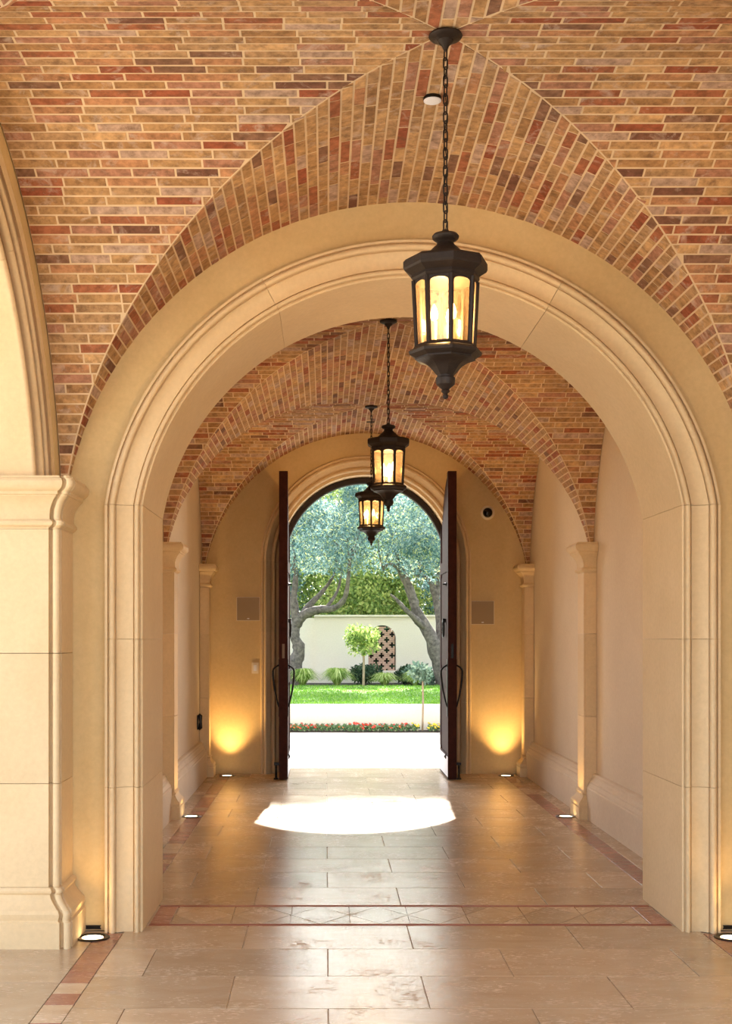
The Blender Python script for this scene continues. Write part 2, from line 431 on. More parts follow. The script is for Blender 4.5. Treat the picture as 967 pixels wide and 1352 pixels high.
def arch_stones(parent, M, C, Ri, spring, prof, joints, zj, mat='limestone', N=20, gap=0.0010, names=('arch_stone', 'jamb_stone'), zoff=0.0):
    "prof: closed polygon of (r, p) around the opening edge"
    s = spring-C
    J = [None]+[math.radians(j) for j in joints]+[None]
    for i in range(len(J)-1):
        rings = []
        for k in range(N+1):
            ring = []
            for r, p in prof:
                rr = Ri+r; a0 = math.asin(s/rr); ga = gap/rr
                a = (a0 if J[i] is None else J[i])+ga; b = (PI-a0 if J[i+1] is None else J[i+1])-ga
                t = a+(b-a)*k/N
                ring.append(M(rr*math.cos(t), C+rr*math.sin(t), p))
            rings.append(ring)
        mb = MB(); mb.loft(rings); autosmooth(mb.build(names[0], mat, parent, tint=R()), 24)
    if zj:
        for sg in (1, -1):
            for a, b in zip(zj[:-1], zj[1:]):
                mb = MB()
                mb.loft([[M(sg*math.sqrt((Ri+r)**2-s*s), z, p) for r, p in prof] for z in (a+(gap if a > 0 else 0), b-gap)])
                autosmooth(mb.build(names[1], mat, parent, tint=R()), 24)
def roll(r, p, rad, a0, a1, n=7):
    return [(r+rad*math.cos(math.radians(a0+(a1-a0)*k/n)), p+rad*math.sin(math.radians(a0+(a1-a0)*k/n))) for k in range(n+1)]

# cross wall with the big archway
SPR = 2.165
Mx = lambda u, z, p: (u, YW0-p, z)
arch_wall('wall_cross', Mx, CZ, 1.39+0.15, SPR, -2.5, 2.5, 0.0, -(YW1-YW0), 'plaster', 'ochre plaster cross wall around the big moulded archway')
T = YW1-YW0
prof = [(0, -T-0.02), (0, 0.030), (0.008, 0.036), (0.011, 0.027), (0.015, 0.027), (0.017, 0.046)] + roll(0.028, 0.044, 0.011, 180, 0, 9) + \
       [(0.041, 0.020), (0.045, 0.020), (0.048, 0.030), (0.065, 0.028), (0.085, 0.030), (0.105, 0.037), (0.120, 0.048), (0.126, 0.056), (0.128, 0.044), (0.133, 0.044), (0.135, 0.062)] + \
       roll(0.149, 0.062, 0.014, 180, 0, 9) + [(0.165, 0.047), (0.170, 0.047), (0.172, 0.064), (0.184, 0.064), (0.187, 0.04), (0.187, 0.0), (0.15, 0.0), (0.15, -T), (0.19, -T), (0.19, -T-0.02)]
tr1 = tag(empty('trim_1', (0, YW0, 0)), 'cream limestone surround of the big inner archway', 'arch surround', kind='structure')
def inv(parent):
    for c in parent.children:
        if c.parent is parent: c.matrix_parent_inverse = Matrix.Translation(parent.location).inverted()
arch_stones(tr1, Mx, CZ, 1.39, SPR, prof, (61, 119), (0.0, 0.735, 1.485, SPR)); inv(tr1)

# side walls of the open bay
side_prof = [(0.0, -0.63), (0.0, -0.090)] + roll(0.018, -0.072, 0.018, 200, -10, 10) + [(0.040, -0.14), (0.092, -0.14), (0.092, -0.080), (0.068, -0.066)] + \
            roll(0.078, -0.046, 0.018, 200, -10, 10) + [(0.100, -0.11), (0.134, -0.11), (0.134, -0.056), (0.118, -0.040)] + roll(0.124, -0.026, 0.011, 200, -10, 10) + \
            [(0.139, -0.06), (0.164, -0.06), (0.164, -0.022), (0.150, -0.006), (0.20, -0.002), (0.20, -0.63)]
for nm, sg, k in (('wall_left', -1, 2), ('wall_right', 1, 3)):
    Ms = lambda u, z, p, sg=sg: (sg*(RV+0.004-p), Y1+u, z)
    arch_wall(nm, Ms, CZ, 1.70, CAP, -(Y1-Y0), YW0-Y1, 0.0, -0.635, 'plaster',
              'ochre plaster wall over the side arch beside the ' + ('fully visible stone pier' if sg < 0 else 'pier that shows only its base'), cols=False)
    t = tag(empty('trim_%d' % k, (sg*RV, Y1, 0)), 'roll moulded stone ring of the side arch ' + ('above the wide front pier' if sg < 0 else 'opposite the wide front pier'), 'arch moulding', kind='structure')
    arch_stones(t, Ms, CZ, 1.50, CAP, side_prof, (54, 90, 126), None); inv(t)
mb = MB(); mb.box(RV+0.64, RV+0.72, Y0, YW0, 0, ZT)  # unseen panel added to cut daylight from the right opening
tag(mb.build('wall_right', 'plaster_grey_light'), 'unseen plaster panel added to shut daylight out of the side arch opposite the broad pier', 'wall', kind='structure')
# front face of the open bay
Mf = lambda u, z, p: (u, Y0+p, z)
arch_wall('wall_front', Mf, CZ, RV+0.004, CAP, -2.5, 2.5, 0.0, -0.35, 'plaster', 'plaster outer face of the open bay', cols=True)

# closed side walls of the inner gallery
for nm, sg in (('wall_left', -1), ('wall_right', 1)):
    mb = MB(); a, b = sg*(RV+0.003), sg*2.5
    mb.box(min(a, b), max(a, b), YW1, YF, 0, ZT)
    tag(mb.build(nm, 'plaster_grey_light'), 'plain pale plaster wall of the inner gallery ' + ('with the black wall handset' if sg < 0 else 'opposite the black wall handset'), 'wall', kind='structure')
# entry wall
CD, SPD = 2.32, 2.3205
Me = lambda u, z, p: (u, YF-p, z)
arch_wall('wall_entry', Me, CD, 1.10, SPD, -2.5, 2.5, 0.0, -(YFO-YF), 'plaster', 'golden plaster end wall around the entry doors')
TE = YFO-YF
dprof = [(0, -TE-0.02), (0, -0.10), (0.03, -0.10), (0.035, -0.06)] + roll(0.055, -0.05, 0.018, 190, 10, 9) + [(0.08, -0.05), (0.085, -0.02), (0.10, -0.005), (0.115, 0.01)] + \
        roll(0.14, 0.018, 0.018, 190, 10, 9) + [(0.165, 0.015), (0.17, 0.03), (0.185, 0.03), (0.195, 0.0), (0.15, 0.0), (0.15, -TE), (0.20, -TE), (0.20, -TE-0.02)]
tr4 = tag(empty('trim_4', (0, YF, 0)), 'moulded stone surround of the arched entry', 'arch surround', kind='structure')
arch_stones(tr4, Me, CD, 0.955, SPD, dprof, (60, 120), (0.0, 0.78, 1.55, SPD)); inv(tr4)
# dark door frame
tr5 = tag(empty('trim_5', (0, 14.06, 0)), 'dark wooden arched frame of the entry', 'door frame', kind='structure')
Md = lambda u, z, p: (u, 14.06-p, z)
arch_stones(tr5, Md, CD, 0.885, SPD, [(0, -0.1), (0, -0.01), (0.01, 0), (0.06, 0), (0.07, -0.1)], (90,), (0.0, SPD), 'dark_frame', 24, 0.0003, ('frame_head', 'frame_post')); inv(tr5)

# ------------------------------------------------------------------ piers and pilasters
cap_prof = [(0, 0.0), (0.006, 0.0), (0.012, 0.010), (0.018, 0.019), (0.028, 0.022), (0.037, 0.019), (0.043, 0.010), (0.048, 0.006), (0.060, 0.005),
            (0.090, 0.008), (0.115, 0.016), (0.140, 0.030), (0.155, 0.045), (0.160, 0.046), (0.163, 0.054), (0.176, 0.055), (0.180, 0.062), (0.186, 0.070),
            (0.195, 0.078), (0.210, 0.083), (0.225, 0.082), (0.236, 0.076), (0.240, 0.066), (0.250, 0.066)]
base_prof = [(0, 0.066), (0.125, 0.066), (0.130, 0.058), (0.136, 0.057), (0.150, 0.062), (0.165, 0.063), (0.180, 0.057), (0.190, 0.045), (0.197, 0.040),
             (0.210, 0.028), (0.230, 0.014), (0.250, 0.008), (0.258, 0.016), (0.270, 0.018), (0.280, 0.010), (0.285, 0.0)]
def pier_outline(o, W, D, rb):
    "local u (0 = passage face, grows into the wall), v (0 = front face, grows to the back)"
    pts = [(W, D), (W, -o), (rb*2.9-o, -o), (rb*2.85-o, rb*1.9-o), (rb*2.0-o, rb*1.9-o)]
    c = rb-o
    pts += [(c+rb*math.cos(a), c+rb*math.sin(a)) for a in [math.radians(-20-23*k) for k in range(11)]]
    pts += [(rb*1.9-o, rb*2.0-o), (rb*1.9-o, rb*2.85-o), (-o, rb*2.9-o), (-o, D)]
    return pts
def pilaster_outline(o, W, D, rb):
    return [(W, D+o), (W, -o), (0.012-o, -o), (0.012-o, 0.012-o), (-o, 0.012-o), (-o, D-0.012+o), (0.012-o, D-0.012+o), (0.012-o, D+o)]
def column(name, M, outline, W, D, rb, zj, label, cat, group=None, scale=1.0, loc=(0, 0, 0)):
    e = tag(empty(name, loc), label, cat, group)
    def part(nm, levels):
        mb = MB(); mb.loft([[M(u, v, z) for u, v in outline(o, W, D, rb)] for z, o in levels])
        autosmooth(mb.build(nm, 'limestone', e, tint=R()), 24)
    part('base', [(z*scale, o*scale) for z, o in base_prof])
    zs = [0.285*scale]+list(zj)+[CAP-0.25]
    for a, b in zip(zs[:-1], zs[1:]):
        part('shaft_stone', [(a+0.0014, 0.0), (b-0.0014, 0.0)])
    part('capital', [(CAP-0.25+z, o) for z, o in cap_prof])
    inv(e); return e
for sg in (-1, 1):
    for bk in (1, -1):
        fv = 6.10 if bk > 0 else 2*Y1-6.10
        M = lambda u, v, z, sg=sg, bk=bk, fv=fv: (sg*(1.73+u), fv+bk*v, z)
        where = {(-1, 1): 'broad limestone pier with rolled corner standing beside the inner archway',
                 (1, 1): 'limestone pier of the open bay showing only its moulded base at the archway',
                 (-1, -1): 'limestone pier at the outer face, under the same side arch as the broad pier',
                 (1, -1): 'limestone pier at the outer face of the open bay across from the broad pier'}[(sg, bk)]
        column('stone_pier', M, pier_outline, 0.69, 0.326, 0.018, (0.786, 1.417), where, 'pier', 'stone piers of the open bay', loc=(sg*2.0, fv, 0))
for sg in (-1, 1):
    for y0, y1, which in ((10.35, 10.63, 'midway along the inner gallery wall'), (13.46, YF-0.002, 'in the corner of the golden end wall')):
        M = lambda u, v, z, sg=sg, y0=y0: (sg*(1.685+u), y0+v, z)
        column('pilaster', M, pilaster_outline, RV-1.685, y1-y0-(0.085 if y1 > 13 else 0), 0, (0.84, 1.52),
               'slender limestone pilaster ' + which + (' on the handset side' if sg < 0 else ' across from the handset side'), 'pilaster', 'pilasters of the inner gallery', 0.78, loc=(sg*1.74, y0, 0))
# baseboards
bprof = [(0.085, 0.0), (0.085, 0.255), (0.079, 0.262), (0.079, 0.275), (0.070, 0.285), (0.062, 0.30), (0.062, 0.308), (0.050, 0.315), (0.044, 0.335), (0.034, 0.345), (0.034, 0.362), (0.024, 0.372), (0.0, 0.376), (0.0, 0.0)]
for sg, nm in ((-1, 'baseboard_left'), (1, 'baseboard_right')):
    for a, b, lb in ((YW1+0.021, 10.345, 'between the archway and the middle pilaster'), (10.635, 13.455, 'between the middle and end pilasters')):
        mb = MB(); mb.loft([[(sg*(RV+0.002-p), y, z) for p, z in bprof] for y in (a, b)])
        tag(autosmooth(mb.build(nm, 'plaster_grey_light'), 25), 'tall moulded stone baseboard ' + lb + (', handset side' if sg < 0 else ', across from the handset'), 'baseboard', kind='structure')

# ------------------------------------------------------------------ floor
mb = MB(); mb.box(-2.6, 2.6, 0.6, YFO-0.02, -0.06, -0.006)
floor = tag(mb.build('floor', 'grout'), 'honed travertine slab floor of the gallery', 'floor', kind='structure')
tile_cache = {}
def tile(name, x0, x1, y0, y1, mat, parent, gap=0.002, th=0.02, z=0.0, tint=None):
    lx, ly = round(x1-x0-2*gap, 4), round(y1-y0-2*gap, 4)
    key = (lx, ly, mat, th)
    if key not in tile_cache:
        mb = MB(); mb.bbox(-lx/2, lx/2, -ly/2, ly/2, -th, 0, 0.0012)
        me = bpy.data.meshes.new(name); me.from_pydata(mb.v, [], mb.f); me.materials.append(MATS[mat]); tile_cache[key] = me
    o = link(name, tile_cache[key], parent, R() if tint is None else tint)
    o.location = ((x0+x1)/2, (y0+y1)/2, z+U(-0.0004, 0.0004)); return o
TL, BX0, BX1 = 0.82, 1.465, 1.59
def row(y0, y1, odd, xm=BX0):
    x = -0.02 - TL*3 - (TL/2 if odd else 0)
    while x < xm-0.01:
        a, b = max(x, -xm), min(x+TL, xm)
        if b-a > 0.03: tile('floor_slab', a, b, y0, y1, 'travertine', floor)
        x += TL
yf, yb = 6.53, 7.03
k = 0; y = yf
while y > 0.8:
    row(y-0.485, y, k % 2 == 1); y -= 0.485; k += 1
ymin = y
k = 0; y = yb; pitch = (YFO-0.02-yb)/15
for k in range(15):
    row(y, y+pitch, k % 2 == 1); y += pitch
def border(ya, yb_):
    for sg in (-1, 1):
        y = ya
        while y < yb_-0.02:
            L = min(random.choice((0.16, 0.2, 0.24, 0.3)), yb_-y)
            if yb_-(y+L) < 0.08: L = yb_-y
            a, b = sg*BX0, sg*BX1
            tile('border_stone', min(a, b), max(a, b), y, y+L, 'rose_stone' if R() < 0.82 else 'travertine', floor); y += L
        y = ya
        while y < yb_-0.02:
            L = min(0.95, yb_-y); a, b = sg*BX1, sg*(RV if ya > 7 else 2.40)
            tile('floor_slab', min(a, b), max(a, b), y, y+L, 'travertine', floor); y += L
border(ymin, YW0-0.07); border(YW1+0.02, YFO-0.62)
# threshold band: red lines, diamonds, red ends
HW = 1.36
tile('threshold_line', -HW, HW, yf, yf+0.042, 'terracotta_line', floor, gap=0.0008)
tile('threshold_line', -HW, HW, yb-0.042, yb, 'terracotta_line', floor, gap=0.0008)
for sg in (-1, 1):
    a, b = sg*1.255, sg*HW
    tile('border_stone', min(a, b), max(a, b), yf+0.042, yf+0.24, 'rose_stone', floor); tile('border_stone', min(a, b), max(a, b), yf+0.24, yb-0.042, 'rose_stone', floor)
ya, yz, ym = yf+0.044, yb-0.044, (yf+yb)/2
nd = 8; dw = 2*1.25/nd
def poly_tile(pts):
    c = Vector((sum(p[0] for p in pts)/len(pts), sum(p[1] for p in pts)/len(pts)))
    sh = [(c.x+(p[0]-c.x)*(1-0.0035/max(0.02, (Vector(p)-c).length)), c.y+(p[1]-c.y)*(1-0.0035/max(0.02, (Vector(p)-c).length))) for p in pts]
    m2 = MB(); m2.loft([[(x, y, -0.02) for x, y in sh], [(x, y, 0.0) for x, y in sh]])
    m2.build('diamond_tile', 'travertine', floor, tint=R(), recalc=True)
for i in range(nd):
    x0 = -1.25+i*dw; xm = x0+dw/2; x1 = x0+dw
    q1, q3 = (ya+ym)/2, (ym+yz)/2
    # a diamond cut into four, and the corners between diamonds
    poly_tile([(x0, ym), (xm, ya), (x1, ym), (xm, yz)])
    poly_tile([(x0, ya), (xm, ya), (x0, ym)]); poly_tile([(xm, ya), (x1, ya), (x1, ym)])
    poly_tile([(x0, yz), (x0, ym), (xm, yz)]); poly_tile([(x1, yz), (xm, yz), (x1, ym)])
# wider ground
mb = MB(); mb.box(-40, 40, -30, 60, -0.30, -0.065)
tag(mb.build('floor_ground', 'ground_tan'), 'plain ground around the gallery', 'ground', kind='structure')

# ------------------------------------------------------------------ lanterns
def lantern(Y, label, rot):
    e = tag(empty('hanging_lantern', (0, Y, 2.37)), label, 'lantern', 'hanging lanterns down the vault')
    V = rot+PI/8*0
    def part(nm, mat, fn, sm=None):
        mb = MB(); fn(mb); o = mb.build(nm, mat, e)
        return autosmooth(o, sm or 30)
    part('bottom_finial', 'bronze', lambda m: m.lathe([(0.001, 0), (0.009, 0.004), (0.011, 0.012), (0.008, 0.02), (0.014, 0.026), (0.017, 0.03), (0.013, 0.036), (0.022, 0.044), (0.034, 0.054), (0.036, 0.066), (0.036, 0.078), (0.031, 0.082), (0.031, 0.088)], 24))
    part('lower_body', 'bronze', lambda m: m.lathe([(0.030, 0.086), (0.040, 0.096), (0.050, 0.108), (0.063, 0.122), (0.082, 0.134), (0.104, 0.142), (0.112, 0.144), (0.112, 0.150), (0.134, 0.162), (0.137, 0.172), (0.130, 0.180), (0.120, 0.184), (0.112, 0.196)], 8, rot=V), 20)
    part('upper_rim', 'bronze', lambda m: m.lathe([(0.112, 0.428), (0.122, 0.434), (0.128, 0.442), (0.126, 0.452), (0.134, 0.458), (0.153, 0.470), (0.157, 0.478), (0.157, 0.500), (0.148, 0.510), (0.08, 0.522)], 8, rot=V), 20)
    part('roof', 'bronze', lambda m: m.lathe([(0.100, 0.512), (0.082, 0.522), (0.062, 0.540), (0.046, 0.556), (0.034, 0.566), (0.030, 0.576), (0.034, 0.580)], 16), 40)
    part('roof_cap', 'bronze', lambda m: m.lathe([(0.026, 0.576), (0.040, 0.583), (0.048, 0.590), (0.050, 0.598), (0.044, 0.606), (0.030, 0.610), (0.014, 0.613), (0.012, 0.622)], 24), 40)
    rt, rb_, zt, zb = 0.119, 0.107, 0.432, 0.192
    for k in range(8):
        a = V+2*PI*k/8; a2 = V+2*PI*(k+1)/8
        def corner(m):
            m.tube([(rb_*math.cos(a), rb_*math.sin(a), zb), (rt*math.cos(a), rt*math.sin(a), zt)], 0.0085, 6)
        part('corner_post', 'bronze', corner)
        p = lambda r, aa, z, s=1.0: Vector((r*s*math.cos(aa), r*s*math.sin(aa), z))
        def at2(f, g, s):   # f across, g up
            A = p(rb_, a, zb, s).lerp(p(rb_, a2, zb, s), f); B = p(rt, a, zt, s).lerp(p(rt, a2, zt, s), f); return A.lerp(B, g)
        mp = MB(); f0, f1 = 0.06, 0.94
        mp.loft([[at2(f0, 0.02, s), at2(f1, 0.02, s), at2(f1, 0.985, s), at2(f0, 0.985, s)] for s in (0.965, 0.985)])
        pane = mp.build('glass_pane', 'seeded_glass', e)
        # arched head plate and bottom bar over the pane
        N = 12; rings = []
        def head(m):
            for j in range(N):
                fa, fb = 0.10+0.80*j/N, 0.10+0.80*(j+1)/N
                ha, hb = [0.90+0.065*math.sqrt(max(0, 1-((f-0.5)/0.40)**2)) for f in (fa, fb)]
                m.hexa([at2(fa, ha, .985), at2(fb, hb, .985), at2(fb, hb, 1.0), at2(fa, ha, 1.0), at2(fa, 1.0, .985), at2(fb, 1.0, .985), at2(fb, 1.0, 1.0), at2(fa, 1.0, 1.0)])
            m.hexa([at2(.05, 0, .98), at2(.95, 0, .98), at2(.95, 0, 1.0), at2(.05, 0, 1.0), at2(.05, .03, .98), at2(.95, .03, .98), at2(.95, .03, 1.0), at2(.05, .03, 1.0)])
            for fa, fb in ((0.03, 0.12), (0.88, 0.97)):
                m.hexa([at2(fa, 0, .985), at2(fb, 0, .985), at2(fb, 0, 1.0), at2(fa, 0, 1.0), at2(fa, 1, .985), at2(fb, 1, .985), at2(fb, 1, 1.0), at2(fa, 1, 1.0)])
        pane.parent = part('pane_frame', 'bronze', head)
    for k in range(3):
        a = V+0.5+2*PI*k/3; c = (0.042*math.cos(a), 0.042*math.sin(a), 0)
        cs = part('candle_sleeve', 'candle', lambda m: m.lathe([(0.010, 0.19), (0.010, 0.285)], 12, c))
        mbu = MB(); mbu.lathe([(0.004, 0.285), (0.012, 0.297), (0.014, 0.312), (0.009, 0.332), (0.002, 0.348)], 12, c)
        mbu.build('bulb', 'bulb', cs, smooth=True)
    # chain and canopy
    zc = CZ+RV-0.006-2.37
    part('canopy', 'bronze', lambda m: m.lathe([(0.060, zc), (0.062, zc-0.006), (0.058, zc-0.012), (0.040, zc-0.019), (0.030, zc-0.022), (0.026, zc-0.030), (0.014, zc-0.040), (0.009, zc-0.052), (0.006, zc-0.060)], 32), 40)
    z0, z1 = 0.622, zc-0.056; n = 20; pit = (z1-z0)/n
    me = None
    for k in range(n):
        if me is None:
            ml = MB(); h, wd = pit/2+0.0045, 0.0085; path = []
            for j in range(16):
                a = 2*PI*j/16; path.append((wd*math.cos(a), 0, (h-wd)*(1 if math.sin(a) > 0 else -1)+wd*math.sin(a)))
            ml.tube(path, 0.0030, 6, closed=True); o = ml.build('chain_link', 'bronze', e, smooth=True); me = o.data
        else: o = link('chain_link', me, e)
        o.location = (0, 0, z0+pit*(k+0.5)); o.rotation_euler = (0, 0, 0.5+(PI/2)*(k % 2))
    ml = MB(); ml.tube([(0.006*math.sin(q*0.9), 0.006*math.cos(q*0.9), z0-0.004+(z1-z0)*q/24) for q in range(25)], 0.0016, 5)
    ml.build('supply_wire', 'iron_black', e)
    ld = bpy.data.lights.new('lantern_glow', 'POINT'); ld.energy = LANTERN_W; ld.color = (1.0, 0.76, 0.48); ld.shadow_soft_size = 0.03
    lo = bpy.data.objects.new('lantern_glow', ld); COL.objects.link(lo); lo.parent = e; lo.location = (0, 0, 0.318)
    return e
lantern(Y1, 'large looking bronze octagonal lantern hanging in the open bay before the archway', math.radians(-90+5))
lantern((YW1+YP)/2, 'bronze octagonal lantern hanging just inside the archway', math.radians(-90+19.6))
l3 = lantern((YP+YF)/2, 'bronze octagonal lantern hanging closest to the entry doors', math.radians(-92))
mb = MB(); mb.box(-0.045, 0.03, -0.004, 0.004, 1.185, 1.195); mb.build('chain_bar', 'bronze', l3)

# ------------------------------------------------------------------ in-ground uplights
def uplight(x, y, label, tx, ty, power):
    e = tag(empty('ground_uplight', (x, y, 0)), label, 'uplight', 'in-ground uplights')
    m = MB(); m.lathe([(0.060, -0.03), (0.085, -0.03), (0.085, 0.003), (0.080, 0.006), (0.064, 0.006), (0.060, 0.0)], 32, caps=False); m.build('bezel', 'iron_black', e)
    m = MB(); m.lathe([(0.058, -0.02), (0.052, 0.002), (0.03, 0.004)], 24); m.build('lens', 'uplight_glow', e, smooth=False)
    ld = bpy.data.lights.new('uplight_beam', 'SPOT'); ld.energy = power; ld.color = (1.0, 0.60, 0.22)
    ld.spot_size = math.radians(80); ld.spot_blend = 0.9; ld.shadow_soft_size = 0.04
    lo = bpy.data.objects.new('uplight_beam', ld); COL.objects.link(lo); lo.parent = e; lo.location = (0, 0, 0.02)
    lo.rotation_euler = Vector((tx, ty, 1.0)).to_track_quat('-Z', 'Y').to_euler()
uplight(-1.60, 6.27, 'round floor uplight between the broad stone pier and the archway jamb', 0.0, 0.06, UPLIGHT_W*0.35)
uplight(1.58, 6.27, 'round floor uplight at the archway jamb across from the broad pier', 0.0, 0.06, UPLIGHT_W*0.35)
uplight(-1.56, 10.49, 'round floor uplight before the middle pilaster on the handset side', -0.08, 0, UPLIGHT_W*0.6)
uplight(1.56, 10.49, 'round floor uplight before the middle pilaster across from the handset', 0.08, 0, UPLIGHT_W*0.6)
uplight(-1.50, 13.55, 'round floor uplight washing the golden wall below the light switch', 0.06, 0.14, UPLIGHT_W*3.2)
uplight(1.50, 13.55, 'round floor uplight washing the golden wall below the dome camera', -0.06, 0.14, UPLIGHT_W*3.2)

# ------------------------------------------------------------------ entry doors
def door(name, sg, label):
    e = tag(empty(name, (sg*0.88, 14.05, 0)), label, 'door', kind='structure')
    yfree, yh, xi, xo = 13.12, 14.045, 0.835, 0.925
    Wd = yh-yfree
    def topz(d): return CD+math.sqrt(max(0, 0.90**2-min(d, 0.9)**2))
    N = 18; dd = [Wd*k/N for k in range(N+1)]
    def slab(nm, d0, d1, z0, z1f, x0, x1, mat='door_wood'):
        m = MB(); K = 14
        lo = [(d0+(d1-d0)*k/K) for k in range(K+1)]
        for a, b in zip(lo[:-1], lo[1:]):
            za, zb = z1f(a), z1f(b)
            m.hexa([(sg*x0, yfree+a, z0), (sg*x1, yfree+a, z0), (sg*x1, yfree+b, z0), (sg*x0, yfree+b, z0),
                    (sg*x0, yfree+a, za), (sg*x1, yfree+a, za), (sg*x1, yfree+b, zb), (sg*x0, yfree+b, zb)])
        return m.build(nm, mat, e, recalc=True)
    slab('leaf', 0.01, Wd-0.01, 0.02, lambda d: max(topz(d), 2.33)-0.01, xi+0.012, xo-0.012)
    slab('meeting_stile', 0.0, 0.11, 0.012, topz, xi, xo)
    slab('hinge_stile', Wd-0.11, Wd, 0.012, lambda d: max(topz(d), 2.33), xi, xo)
    for a, b in ((0.012, 0.26), (1.00, 1.14), (2.18, 2.30)):
        slab('rail', 0.11, Wd-0.11, a, lambda d, b=b: b, xi, xo)
    for a, b in ((0.30, 0.96), (1.18, 2.14)):
        slab('panel', 0.15, Wd-0.15, a, lambda d, b=b: b, xi+0.006, xo-0.006)
    slab('kick_plate', 0.02, Wd-0.02, 0.03, lambda d: 0.24, xi-0.002, xi+0.004, 'white_plastic')  # white colour stands in for the plate's pale reflection
    m = MB(); m.box(-0.893 if sg < 0 else 0.866, -0.866 if sg < 0 else 0.893, yfree-0.003, yfree, 1.27, 1.42); m.build('lock_plate', 'old_brass' if sg < 0 else 'iron_black', e)
    # pull handles, one on each face
    for fx, dr in ((xi, -1), (xo, 1)):
        m = MB(); path = []
        for q in range(21):
            f = q/20; z = 1.20-0.44*f
            if f < 0.12: off = 0.062*math.sin(f/0.12*PI/2)
            else: off = 0.062*(math.cos((f-0.12)/0.88*PI/2))**0.9+0.004
            path.append((sg*(fx+dr*off), yfree+0.06, z-(0.0 if f > 0.1 else 0)))
        m.tube(path, [0.011-0.004*abs(q/20-0.4) for q in range(21)], 8); h = m.build('pull_handle', 'iron_black', e, smooth=True)
        m = MB(); a, b = sg*fx, sg*(fx+dr*0.006); m.box(min(a, b), max(a, b), yfree+0.035, yfree+0.085, 0.66, 1.26); h.parent = m.build('escutcheon', 'iron_black', e)
    for z in (2.05,):
        m = MB(); m.lathe([(0.0, -0.02), (0.03, -0.008), (0.03, 0.008), (0.0, 0.02)], 4, (sg*(xi-0.004), yfree+0.2, z)); m.build('stud', 'iron_black', e)
    m = MB(); m.lathe([(0.0, -0.03), (0.02, 0), (0.0, 0.03)], 4, (sg*(xi-0.004), yfree+0.2, 0.23)); m.build('stud', 'iron_black', e)
    m = MB(); cz = 1.58   # ring knocker
    m.tube([(sg*(xi-0.022), yfree+0.3+0.06*math.cos(2*PI*q/20), cz+0.085*math.sin(2*PI*q/20)) for q in range(20)], 0.011, 8, closed=True); kn = m.build('knocker', 'iron_black', e, smooth=True)
    m = MB(); m.tube([(sg*(xi+0.004), yfree+0.3, cz+0.085), (sg*(xi-0.03), yfree+0.3, cz+0.09)], 0.022, 8); kn.parent = m.build('knocker_mount', 'iron_black', e)
    for z in (0.35, 1.3, 2.2):
        m = MB(); m.tube([(sg*(xo+0.008), yh-0.012, z-0.06), (sg*(xo+0.008), yh-0.012, z+0.06)], 0.010, 8); m.build('hinge', 'iron_black', e)
    m = MB(); cx = sg*(xo+0.035)
    m.lathe([(0.026, 0.0), (0.026, 0.012), (0.012, 0.02), (0.010, 0.11), (0.012, 0.12), (0.012, 0.15)], 12, (cx, yfree+0.10, 0)); m.build('foot_bolt', 'iron_black', e)
    m = MB(); a, b = sg*xo, sg*(xo+0.055); m.box(min(a, b), max(a, b), yfree+0.07, yfree+0.13, 0.15, 0.175); m.build('bolt_bracket', 'iron_black', e)
    inv(e)
door('door_1', -1, 'dark brown arched door leaf standing open below the switch side')
door('door_2', 1, 'dark brown arched door leaf standing open on the dome camera side')

# ------------------------------------------------------------------ wall fittings
def onwall(px, py): return at(px, py, YF)
for px, py, lb in ((328, 804, 'flush square tan wall speaker above the light switch'), (637.5, 809, 'flush square tan wall speaker below the dome camera')):
    c = onwall(px, py); e = tag(empty('wall_speaker', (c.x, YF, c.z)), lb, 'speaker', 'flush wall speakers')
    m = MB(); m.box(-0.128, 0.128, -0.006, 0, -0.13, 0.13); m.build('frame', 'ivory_plastic', e)
    m = MB(); m.box(-0.122, 0.122, -0.009, -0.006, -0.124, 0.124); m.build('grille', 'speaker_tan', e)
    m = MB(); m.box(-0.012, 0.012, -0.011, -0.009, -0.11, -0.10); m.build('badge', 'white_plastic', e)
c = onwall(644, 677); e = tag(empty('dome_camera', (c.x, YF, c.z)), 'round black dome security camera with pale ring on the golden wall', 'camera')
def lathe_y(nm, prof, mat, e, n=28):
    m = MB(); m.lathe(prof, n); m.v = [(x, -z, y) for x, y, z in m.v]; return autosmooth(m.build(nm, mat, e), 40)
lathe_y('ring', [(0.078, 0), (0.078, 0.008), (0.070, 0.016), (0.054, 0.018), (0.052, 0.010)], 'ivory_plastic', e)
lathe_y('dome', [(0.054, 0.006), (0.052, 0.022), (0.044, 0.040), (0.028, 0.053), (0.008, 0.058)], 'dome_black', e)
c = onwall(337, 882); e = tag(empty('light_switch', (c.x, YF, c.z)), 'ivory light switch plate on the golden wall by the door surround', 'switch')
m = MB(); m.box(-0.037, 0.037, -0.007, 0, -0.06, 0.06); m.build('plate', 'ivory_plastic', e)
m = MB(); m.box(-0.017, 0.017, -0.011, -0.007, -0.033, 0.033); m.build('rocker', 'white_plastic', e)
hy = 13.22; e = tag(empty('wall_handset', (-RV, hy, 1.5-(953-840)*hy/F_PX)), 'small black handset hung on the gallery wall above the baseboard', 'handset')
m = MB(); m.box(0.0, 0.012, -0.035, 0.035, -0.08, 0.07); m.build('cradle', 'iron_black', e)
m = MB(); m.tube([(0.012, 0, 0.075), (0.032, 0, 0.06), (0.034, 0, 0.0), (0.032, 0, -0.06), (0.012, 0, -0.075)], [0.02, 0.022, 0.016, 0.022, 0.02], 10); m.build('receiver', 'dome_black', e, smooth=True)
